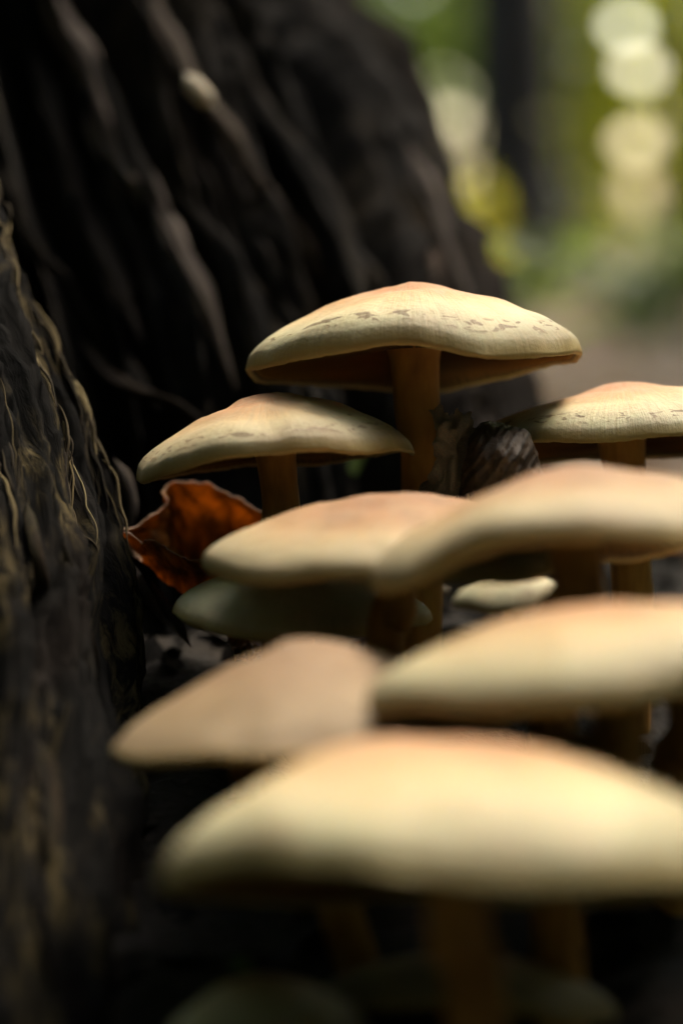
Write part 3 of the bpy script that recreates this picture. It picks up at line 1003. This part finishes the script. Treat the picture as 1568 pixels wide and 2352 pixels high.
# ------------------------------------------------------------------ dead leaves and scraps
def sheet(name, rows, mat, label, cat, ns=60, nt=80, rag=0.0006, thick=0.0004, rough=0.0012, seed=0, group=None, edges=(0, 1, 2, 3)):
    """a curled dead leaf: rows of (vx, vy, d) points, every row the same count"""
    G = np.array([[at(*p) for p in r] for r in rows])
    G = cat_u(G, ns)
    G = np.swapaxes(cat_u(np.swapaxes(G, 0, 1), nt), 0, 1)
    N = grid_normals(G)
    s = np.linspace(0, 1, ns)[:, None] * np.ones((1, nt))
    t = np.ones((ns, 1)) * np.linspace(0, 1, nt)[None]
    G = G + N * (rough * (1.6 * fbm(s * 3 + seed, t * 4, None, 2, seed) + 0.5 * fbm(s * 12 + seed, t * 15, None, 2, seed + 3)))[..., None]
    # ragged rim: move the outermost rows along the sheet
    ds = np.gradient(G, axis=0)
    e0 = np.exp(-s / 0.05) * rag * 3 * (fbm(t * 9, s * 0, None, 4, seed + 1))
    e1 = np.exp(-(1 - s) / 0.05) * rag * 3 * (fbm(t * 9 + 9, s * 0, None, 4, seed + 2))
    dn = ds / np.maximum(np.linalg.norm(ds, axis=-1, keepdims=True), 1e-9)
    G = G + dn * (e0 + e1)[..., None]
    c = G.reshape(-1, 3).mean(0)
    c[2] = G[..., 2].min()
    V = np.concatenate([(G - c).reshape(-1, 3), (G - N * thick - c).reshape(-1, 3)])
    n = ns * nt
    Q = [grid_quads(ns, nt), grid_quads(ns, nt, off=n)[:, ::-1]]
    i = np.arange(nt - 1)
    Q.append(np.stack([i, i + 1, n + i + 1, n + i], -1))
    k = (ns - 1) * nt + i
    Q.append(np.stack([k + 1, k, n + k, n + k + 1], -1))
    j = np.arange(ns - 1) * nt
    Q.append(np.stack([j + nt, j, n + j, n + j + nt], -1))
    k = j + nt - 1
    Q.append(np.stack([k, k + nt, n + k + nt, n + k], -1))
    me = quads_mesh(name, V, np.concatenate(Q))
    scale = max(np.ptp(G[..., 0]), np.ptp(G[..., 2])) * 60
    fb = np.stack([s * 1.6, t * 2.0, s * 0 + seed * 1.7], -1).reshape(-1, 3)
    set_vec(me, 'fibre', np.concatenate([fb, fb]))
    em = np.zeros((ns, nt))
    if 0 in edges: em = np.maximum(em, 1 - s / 0.06)
    if 1 in edges: em = np.maximum(em, 1 - (1 - s) / 0.06)
    if 2 in edges: em = np.maximum(em, 1 - t / 0.05)
    if 3 in edges: em = np.maximum(em, 1 - (1 - t) / 0.05)
    em = np.clip(em + 0.25 * fbm(s * 20, t * 20, None, 2, seed + 7), 0, 1)
    set_f(me, 'edge', np.concatenate([em.ravel(), em.ravel()]))
    o = obj(name, me, mat)
    o.location = tuple(c)
    tag(o, label, cat, group)
    return o


sheet('dead_leaf', [
    [(272, 1206, .366), (330, 1198, .369), (384, 1160, .373), (403, 1118, .376), (480, 1120, .377), (545, 1152, .376), (606, 1180, .374)],
    [(290, 1225, .368), (345, 1225, .374), (395, 1200, .378), (430, 1185, .381), (490, 1190, .382), (550, 1215, .38), (606, 1235, .377)],
    [(310, 1265, .369), (360, 1285, .374), (405, 1290, .378), (445, 1290, .380), (500, 1300, .380), (550, 1305, .378), (600, 1305, .374)],
    [(325, 1300, .364), (375, 1335, .366), (415, 1360, .368), (455, 1375, .369), (500, 1370, .369), (545, 1355, .367), (590, 1340, .364)],
    [(308, 1275, .358), (360, 1290, .356), (405, 1310, .356), (450, 1330, .357), (500, 1345, .357), (545, 1345, .357), (585, 1335, .356)],
    [(284, 1240, .357), (345, 1230, .354), (395, 1258, .354), (448, 1277, .354), (505, 1300, .354), (545, 1315, .354), (580, 1320, .354)],
], M['orange_leaf'], 'curled orange dead leaf wedged between the root and the stems', 'leaf', 90, 120, .0006, .0002, .0016, 3)

sheet('leaf_scrap', [
    [(1098, 985, .353), (1112, 972, .353), (1135, 968, .354), (1160, 975, .354), (1185, 985, .354), (1205, 990, .353), (1222, 1005, .351)],
    [(1082, 1005, .342), (1102, 988, .341), (1130, 984, .341), (1160, 990, .341), (1190, 990, .341), (1214, 997, .341), (1230, 1018, .342)],
    [(1072, 1045, .339), (1095, 1035, .336), (1130, 1030, .335), (1165, 1030, .335), (1195, 1030, .336), (1222, 1035, .338), (1242, 1050, .341)],
    [(1062, 1090, .339), (1090, 1090, .335), (1130, 1090, .334), (1165, 1090, .334), (1200, 1090, .335), (1230, 1090, .337), (1255, 1090, .340)],
    [(1050, 1150, .341), (1085, 1150, .337), (1130, 1150, .336), (1165, 1150, .336), (1205, 1150, .337), (1240, 1150, .339), (1265, 1150, .341)],
], M['brown_leaf'], 'dark brown curled leaf scrap with a pale ragged edge beneath the spotted cap', 'leaf', 60, 70, .0007, .0003, .0006, 5, edges=(0,))

sheet('wood_shard', [
    [(1004, 952, .347), (1016, 945, .346), (1032, 958, .345), (1050, 962, .345), (1072, 966, .346), (1090, 985, .347)],
    [(1000, 985, .345), (1018, 985, .343), (1035, 988, .342), (1055, 990, .342), (1078, 992, .343), (1096, 1002, .346)],
    [(998, 1030, .345), (1014, 1030, .342), (1034, 1032, .341), (1052, 1032, .341), (1070, 1032, .342), (1082, 1036, .345)],
    [(988, 1075, .345), (1008, 1075, .341), (1030, 1078, .340), (1050, 1078, .340), (1066, 1078, .341), (1076, 1080, .344)],
    [(976, 1135, .347), (1000, 1135, .342), (1026, 1138, .340), (1048, 1138, .340), (1066, 1138, .342), (1080, 1138, .345)],
], M['grey_shard'], 'grey frayed wood shard standing against the tall stem', 'wood shard', 60, 60, .0012, .0012, .0022, 6)

sheet('dead_leaf', [
    [(522, 1742, .300), (545, 1728, .300), (570, 1730, .301), (600, 1742, .302)],
    [(530, 1770, .299), (552, 1766, .298), (580, 1766, .298), (607, 1752, .300)],
    [(540, 1800, .299), (560, 1800, .298), (585, 1798, .298), (612, 1775, .299)],
    [(548, 1840, .300), (570, 1840, .299), (600, 1840, .299), (625, 1810, .300)],
], M['orange_leaf'], 'small brown leaf corner poking out under the brown shaded cap', 'leaf', 30, 40, .0006, .0003, .001, 8)
sheet('dead_leaf', [
    [(520, 1448, .36), (560, 1440, .362), (600, 1445, .362), (650, 1455, .36)],
    [(530, 1475, .355), (565, 1478, .356), (605, 1480, .356), (650, 1480, .355)],
    [(545, 1510, .352), (575, 1515, .352), (610, 1515, .352), (645, 1510, .352)],
], M['orange_leaf'], 'reddish leaf under the small pale green mushroom', 'leaf', 30, 40, .0006, .0003, .001, 9)


def twig(label, pts, w, mat, seed, cat='twig', name='twig'):
    P = catmull([at(*p) for p in pts], 40)
    d = pts[0][2]
    V, Q = tube(P, np.interp(np.linspace(0, 1, 40), [0, .1, .9, 1], [.6, 1, .8, .4]) * w * K * d, 14, 0.18, seed, 1.0, freq=120, fib=2)
    c = P[-1]
    me = quads_mesh(name, V - c, Q)
    fib = np.zeros((len(V), 3))
    fib[:, 0] = np.tile(np.linspace(0, .03, 14), 40)
    fib[:, 1] = np.repeat(np.linspace(0, .05, 40), 14)
    set_vec(me, 'fibre', fib)
    o = obj(name, me, mat)
    o.location = tuple(c)
    return tag(o, label, cat)


twig('short tan twig slanting under the creamy drooping cap', [(1396, 1625, .31), (1385, 1665, .31), (1370, 1710, .31), (1352, 1790, .312)], 9, M['pale'], 3)
twig('thin pale twig end beside the grey-green cap', [(536, 2130, .30), (533, 2165, .30), (538, 2210, .30), (545, 2290, .301)], 11, M['ridge'], 4)
twig('bleached wood chip lying between the stems', [(960, 1345, .40), (985, 1352, .40), (1010, 1350, .40), (1030, 1362, .40)], 14, M['pale'], 5, 'wood chip', 'wood_chip')
twig('grey wood splinter leaning behind the stems', [(1010, 1370, .42), (990, 1410, .42), (975, 1450, .42), (955, 1500, .42)], 14, M['ridge'], 6, 'wood chip', 'wood_splinter')

# ------------------------------------------------------------------ green things
LEAF8 = np.array([(0, -.5, 0), (.22, -.28, .03), (.30, 0, .05), (.20, .28, .03), (0, .5, -.03), (-.20, .28, .03), (-.30, 0, .05), (-.22, -.28, .03)])


def leaf_cloud(centers, size, tilt=0.9, seed=0, jitter=0.35):
    """leaf-shaped folded faces at centers; returns verts, quads, tone"""
    r = np.random.default_rng(seed)
    n = len(centers)
    sz = size * (1 + jitter * r.uniform(-1, 1, n))
    yaw = r.uniform(0, 2 * np.pi, n)
    pit = r.normal(0, tilt, n)
    rol = r.normal(0, tilt * .7, n)
    cy, sy, cp, sp, cr, sr = np.cos(yaw), np.sin(yaw), np.cos(pit), np.sin(pit), np.cos(rol), np.sin(rol)
    Rz = np.zeros((n, 3, 3)); Rz[:, 0, 0] = cy; Rz[:, 0, 1] = -sy; Rz[:, 1, 0] = sy; Rz[:, 1, 1] = cy; Rz[:, 2, 2] = 1
    Rx = np.zeros((n, 3, 3)); Rx[:, 0, 0] = 1; Rx[:, 1, 1] = cp; Rx[:, 1, 2] = -sp; Rx[:, 2, 1] = sp; Rx[:, 2, 2] = cp
    Ry = np.zeros((n, 3, 3)); Ry[:, 1, 1] = 1; Ry[:, 0, 0] = cr; Ry[:, 0, 2] = sr; Ry[:, 2, 0] = -sr; Ry[:, 2, 2] = cr
    Rm = Rz @ Rx @ Ry
    base = np.array([(0, -.5, 0), (.28, -.12, .05), (0, .1, -.02), (-.28, -.12, .05), (.2, .25, .04), (0, .5, -.05), (-.2, .25, .04)])
    V = np.einsum('nij,kj->nki', Rm, base) * sz[:, None, None] + centers[:, None, :]
    q = np.array([(0, 1, 2, 3), (2, 1, 4, 5), (2, 5, 6, 3)])
    Q = (q[None] + (np.arange(n) * 7)[:, None, None]).reshape(-1, 4)
    tone = np.repeat(r.uniform(0, 1, n), 7)
    return V.reshape(-1, 3), Q, tone


def foliage(name, centers, size, mat, parent, seed=0, tilt=0.9):
    o0 = np.array(parent.location)
    V, Q, tone = leaf_cloud(np.asarray(centers) - o0, size, tilt, seed)
    me = quads_mesh(name, V, Q, smooth=False)
    set_f(me, 'tone', tone)
    o = obj(name, me, mat, parent)
    return o


def clumpy(n, r, c, rad, nclump, cr):
    """points gathered in clumps inside an ellipsoid"""
    u = r.normal(size=(nclump, 3))
    u /= np.linalg.norm(u, axis=1, keepdims=True)
    cc = u * (r.uniform(0.25, 1, (nclump, 1)) ** 0.5)
    k = r.integers(0, nclump, n)
    p = cc[k] + r.normal(size=(n, 3)) * cr
    return p * np.array(rad) + np.array(c)


def trunk_mesh(h, r0, r1, seed, lean=(0, 0), flare=1.5):
    z = np.array([-0.1, 0, .04, .12, .3, .6, 1.0]) * h
    z[0] = -0.12
    path = catmull(np.stack([lean[0] * z / h + 0.02 * np.sin(z * 1.3 + seed), lean[1] * z / h + 0.02 * np.cos(z * 1.1 + seed), z], -1), 40)
    rr = np.interp(path[:, 2], [0, 0.12 * h * .5, 0.3 * h, h], [r0 * flare, r0 * 1.08, r0, r1])
    V, Q = tube(path, rr, 20, 0.05, seed, 1.0, freq=2.0, fib=3)
    return V, Q


def tree(label, px, d, width_v, mat, h=7.0, crown=(3.2, 2.2), leafmat='leaf_a', nleaf=2600, seed=0, name='forest_tree', group='trees of the wood', lean=(0, 0), xy=None, crown_off=(0, 0), leaf=0.14, crown_z=None):
    if xy is None:
        x = (px - 784) * K * d
        y = d
    else:
        x, y = xy
    z = float(ground_z(x, y)) - 0.02
    root = empty(name, (x, y, z))
    tag(root, label, 'tree', group)
    r0 = width_v * K * d / 2 if xy is None else width_v
    V, Q = trunk_mesh(h, r0, r0 * .45, seed, lean)
    obj('trunk', quads_mesh('trunk', V, Q), M[mat], root)
    r = np.random.default_rng(seed + 500)
    if nleaf:
        # limbs
        for k in range(5):
            a = r.uniform(0, 6.28)
            z0 = h * r.uniform(.5, .9)
            p0 = np.array([lean[0] * z0 / h, lean[1] * z0 / h, z0])
            p2 = p0 + np.array([math.cos(a) * crown[0] * .6, math.sin(a) * crown[0] * .6, r.uniform(.4, 1.4)])
            P = catmull([p0, (p0 + p2) / 2 + np.array([0, 0, .15]), p2], 14)
            V, Q = tube(P, np.linspace(r0 * .35, r0 * .1, 14), 8, .05, seed + k, 1.0, 2.0)
            obj('limb', quads_mesh('limb', V, Q), M[mat], root)
        c = np.array([x + lean[0] + crown_off[0], y + lean[1] + crown_off[1], z + (crown_z or h * .85)])
        foliage('crown', clumpy(nleaf, r, c, (crown[0], crown[0], crown[1]), 46, .17), leaf, M[leafmat], root, seed)
    return root


def shrub(label, px, d, w, h, n, leafmat, seed, leaf=0.055, z0=0.15, gaps=(), group='bushes in the wood', xy=None, clumps=26, cr=.2, name='bush'):
    """w, h in metres"""
    x, y = ((px - 784) * K * d, d) if xy is None else xy
    z = float(ground_z(x, y))
    root = empty(name, (x, y, z))
    tag(root, label, 'bush', group)
    r = np.random.default_rng(seed + 900)
    pts = clumpy(n, r, (x, y, z + z0 + h / 2), (w / 2, w / 2 * .8, h / 2), clumps, cr)
    pts[:, 2] = np.maximum(pts[:, 2], z + .03)
    if len(gaps):
        vx, vy, _ = project(pts)
        keep = np.ones(len(pts), bool)
        for gx, gy, gr in gaps:
            keep &= (vx - gx) ** 2 + (vy - gy) ** 2 > (gr + 0.35 * leaf / (K * d)) ** 2
        pts = pts[keep]
    foliage('foliage', pts, leaf, M[leafmat], root, seed)
    for k in range(4):
        a = r.uniform(0, 6.28)
        e = np.array([math.cos(a) * w * .3, math.sin(a) * w * .25, (z0 + h) * r.uniform(.6, .85)])
        P = catmull([(r.uniform(-.03, .03), r.uniform(-.03, .03), -.05), e * .5 + np.array([0, 0, .08]), e], 16)
        V, Q = tube(P, np.linspace(.012, .004, 16), 7, .08, seed + k, 1.0, 6.0)
        obj('stem', quads_mesh('stem', V, Q), M['bark'], root)
    return root


tree('dark straight tree trunk standing beyond the stump', 1165, 7.0, 190, 'bark', seed=1, lean=(-.05, 0), crown=(2.2, 1.2), crown_z=6.4, nleaf=1600, leaf=.16)
tree('slim greenish tree trunk beside the dark straight trunk', 1320, 11.0, 118, 'bark2', seed=2, crown=(2.2, 1.2), crown_z=6.6, nleaf=1600, leaf=.16)
tree('dark tree trunk among the yellow leaves', 1560, 8.0, 60, 'bark', seed=3, lean=(.1, 0), crown=(2.0, 1.2), crown_z=6.4, nleaf=1600, leaf=.16)

GAPS = [(1050, 250, 36), (1075, 395, 14), (1105, 600, 24), (1462, 325, 26), (1458, 443, 34), (1460, 562, 30), (1465, 160, 24), (1300, 420, 24), (1312, 552, 26), (1438, 60, 20), (1120, 560, 20), (1560, 60, 20), (1555, 270, 20)]
shrub('dark green bush growing left of the dark straight trunk', 985, 8.5, 1.7, 2.2, 10000, 'leaf_a', 1, gaps=GAPS, clumps=80, cr=.26)
shrub('small bush with sunlight put into its bright yellow leaves, close by the dark straight trunk', 1072, 6.2, .20, .30, 260, 'leaf_c', 4, leaf=.05, z0=.08, clumps=8)
shrub('yellow-green bush with sky showing through it', 1480, 8.8, 1.3, 2.0, 8500, 'leaf_b', 2, gaps=GAPS, clumps=80, cr=.26)
shrub('dense bush between the dark trunk and the slim greenish trunk', 1240, 11.5, 1.5, 2.6, 5200, 'leaf_a', 3, leaf=.07, gaps=GAPS)

# the wood far off: one mass of leaves all round, thinner where a clearing lies beyond
def far_wood():
    r = np.random.default_rng(77)
    n = 60000
    a = r.uniform(-math.pi, math.pi, n)
    rr_ = r.uniform(15, 22, n)
    z = r.uniform(0, 1, n) ** 1.2 * 9.0
    x, y = np.sin(a) * rr_, np.cos(a) * rr_
    vx = 784 + np.tan(a) / K
    front = np.abs(a) < 0.6
    lit = front & (((vx > 1000) & (vx < 1125) & (z < 1.45)) | ((vx > 1395) & (vx < 1545) & (z < 2.3)) | ((vx > 1282) & (vx < 1330) & (z < .9)))
    P = np.stack([x, y, z], -1)[~lit]
    V, Q, tone = leaf_cloud(P, .42, .9, 78)
    me = quads_mesh('far_wood', V, Q, smooth=False)
    set_f(me, 'tone', tone)
    o = obj('far_wood', me, M['leaf_a'])
    tag(o, 'dark mass of the far-off leafy wood beyond the trunks', 'wood', kind='stuff')


far_wood()

# unseen trees added to block skylight on every side, open overhead to the right
SHADE_RING = [(40, 5.6), (68, 5.2), (96, 4.8), (124, 4.6), (152, 4.2), (180, 4.4), (208, 4.0), (236, 4.2), (264, 4.4), (292, 4.8), (318, 5.2)]
WHERE = ['well beyond the slim greenish trunk', 'at the open side of the clearing', 'at right angles to the stump', 'diagonally across from the stump', 'across the clearing, off to one side', 'straight across the clearing from the stump', 'across the clearing behind a bush', 'at the dim end of the clearing', 'close by the far flank of the stump', 'a few steps behind the stump', 'hidden behind the stump towards the trunks']
for k, (a, rr_) in enumerate(SHADE_RING):
    x, y = math.sin(R(a)) * rr_, math.cos(R(a)) * rr_
    tree('leafy low-branched unseen tree added for shade ' + WHERE[k], 0, 1, .11 + .02 * (k % 3), 'bark2', h=4.6, crown=(1.9, 2.4 if 130 < a < 320 else 2.3), crown_z=2.6, nleaf=4600 if 140 < a < 220 else 7500, seed=60 + k, xy=(x, y), leaf=.18)
SHADE_OVER = [(-1.6, -0.9, .14, 4.6, (2.0, 1.0), 8000, 'tall unseen tree added to shade the back of the clearing'),  # unseen crowns, added and spaced to shape the light from above
        (0.5, -1.6, .13, 4.8, (2.0, 1.0), 8000, 'tall unseen tree facing the stump, added for shade overhead'),
        (-2.1, 2.2, .15, 4.8, (2.1, 1.0), 3800, 'tall unseen tree added to shade the stump from behind'),
        (-0.75, 4.6, .12, 6.0, (1.7, .9), 6200, 'tall slim unseen tree beyond the mushrooms, crown added for shade overhead'),
        (4.3, 0.7, .14, 5.0, (1.7, .9), 6000, 'tall unseen tree, its crown added to shade the open side'),
        (3.1, -1.9, .14, 5.0, (1.6, .9), 6000, 'tall unseen tree diagonally across, added for shade overhead'),
        (3.9, 3.0, .14, 5.4, (1.5, .9), 5000, 'tall unseen tree added for shade on the open side towards the trunks')]
for k, (x, y, r0, h, cr, n, lab) in enumerate(SHADE_OVER):
    tree(lab, 0, 1, r0, 'bark2', h=h, crown=cr, nleaf=n, seed=80 + k, xy=(x, y), leaf=.16)

# ------------------------------------------------------------------ plants and litter on the forest floor
def herb(label, x, y, h, n, seed, leaf=.05, mat='herb', group='herbs on the forest floor', name='herb', spread=.5):
    z = float(ground_z(x, y)) - .005
    root = empty(name, (x, y, z))
    tag(root, label, 'plant', group)
    r = np.random.default_rng(seed)
    pts = []
    for k in range(n):
        a = r.uniform(0, 6.28)
        e = np.array([math.cos(a) * h * spread * r.uniform(.3, 1), math.sin(a) * h * spread * r.uniform(.3, 1), h * r.uniform(.5, 1)])
        P = catmull([(0, 0, -.01), e * .5 + np.array([0, 0, h * .12]), e], 10)
        V, Q = tube(P, np.linspace(.02, .008, 10) * h * .6, 6, .03, seed + k, 1.0, 6.0)
        obj('stalk', quads_mesh('stalk', V, Q), M['herb_stalk'], root)
        for q in range(5):
            f = r.uniform(.35, 1)
            pts.append(np.array(P[int(f * 9)]) + r.normal(0, leaf * .35, 3) + np.array(root.location))
    foliage('leaves', np.array(pts), leaf, M[mat], root, seed, .5)
    return root


t_ = NT('herb_stalk')
M['herb_stalk'] = t_.done(t_.bsdf(c4(.05, .09, .02), .6, .3))


def added_sapling():  # added so its pale leaves blur into faint discs of light
    d = 6.0
    x0 = (1335 - 784) * K * d
    z = float(ground_z(x0, d))
    root = empty('added_sapling', (x0, d, z))
    tag(root, 'added thin stem, its pale leaves standing in for faint light discs, before the slim greenish trunk', 'added_sapling')
    P = catmull([(0, 0, -.03), (-.01, 0, .3), (-.03, .02, .7), (-.05, .02, 1.15)], 30)
    V, Q = tube(P, np.linspace(.006, .002, 30), 7, .05, 3, 1.0, 6.0)
    obj('stem', quads_mesh('stem', V, Q), M['bark'], root)
    pts = [at(1300, 420, d - .1), at(1313, 552, d + .05), at(1250, 275, d), at(1312, 490, d + .1), at(1330, 130, d), at(1290, 20, d - .1)]
    foliage('leaves', np.array(pts), .075, M['leaf_glint'], root, 12, .5)


added_sapling()


def gxy(vx, vy, d):
    p = at(vx, vy, d)
    return p[0], p[1]


FAR = [(1460, 3.4), (1540, 4.3), (1430, 5.2), (1180, 4.6), (1240, 5.6), (1520, 6.4), (1340, 6.2), (1120, 5.6), (1600, 3.0), (1400, 4.2), (1480, 7.2), (1290, 7.4)]
for k, (vx, d) in enumerate(FAR):
    herb('low green herb growing on the litter before the trunks', (vx - 784) * K * d, d, .12 + .05 * (k % 3), 7, 300 + k, .07)
x, y = gxy(770, 1130, .47)
herb('small bright green seedling between the stump and the tall stem', x, y, .046, 6, 331, .009, mat='leaf_a', group=None, name='seedling', spread=.7)
x, y = gxy(1222, 890, .72)
herb('lone green sprig showing below the tall cap', x, y, .075, 3, 332, .016, group=None, name='sprig', spread=.35)
x, y = gxy(1105, 660, .78)
herb('green weed rooted against the edge of the stump', x, y, .13, 5, 333, .028, group=None, name='weed', spread=.3)

P_ = [at(525, 2205, .262), at(552, 2215, .262), at(580, 2245, .2615), at(625, 2300, .262), at(650, 2380, .264)]
C_ = catmull(P_, 24)
V_, Q_ = tube(C_, np.interp(np.linspace(0, 1, 24), [0, .12, .3, 1], [.0002, .0012, .0007, .0006]), 8, .05, 5, .5, 50)
sp = obj('sprout', quads_mesh('sprout', V_ - C_[-1], Q_), M['herb_stalk'])
sp.location = tuple(C_[-1])
tag(sp, 'tiny green sprout bending over the grey-green cap', 'plant')


def litter():
    r = np.random.default_rng(91)
    n = 9000
    a = r.uniform(-math.pi, math.pi, n)
    d = 0.45 + 9 * r.uniform(0, 1, n) ** 1.7
    a[:5000] *= 0.16
    x, y = np.sin(a) * d, np.cos(a) * d
    ok = ~((np.abs(x) < .16) & (y < .60) & (y > .05))
    x, y = x[ok], y[ok]
    z = ground_z(x, y) + .004 + r.uniform(0, .008, len(x))
    V, Q, tone = leaf_cloud(np.stack([x, y, z], -1), .046, .22, 92, .4)
    me = quads_mesh('leaf_litter', V, Q, smooth=False)
    n7 = len(V) // 7
    set_vec(me, 'fibre', np.repeat(r.uniform(0, 9, (n7, 3)), 7, 0) + V * 8)
    set_f(me, 'edge', np.zeros(len(V)))
    o = obj('leaf_litter', me, M['litter'])
    tag(o, 'brown fallen leaves strewn over the forest floor', 'litter', kind='stuff')
    # crumbs of wood and bark on the bank
    n = 1600
    x = r.uniform(-.10, .22, n)
    y = r.uniform(.14, .62, n)
    z = ground_z(x, y) + .0005
    V, Q, tone = leaf_cloud(np.stack([x, y, z], -1), .0075, .45, 93, .6)
    me = quads_mesh('wood_crumbs', V, Q, smooth=False)
    set_vec(me, 'fibre', V * 3)
    o = obj('wood_crumbs', me, M['stump'])
    tag(o, 'crumbs of rotten wood scattered on the dark bank', 'debris', kind='stuff')


litter()
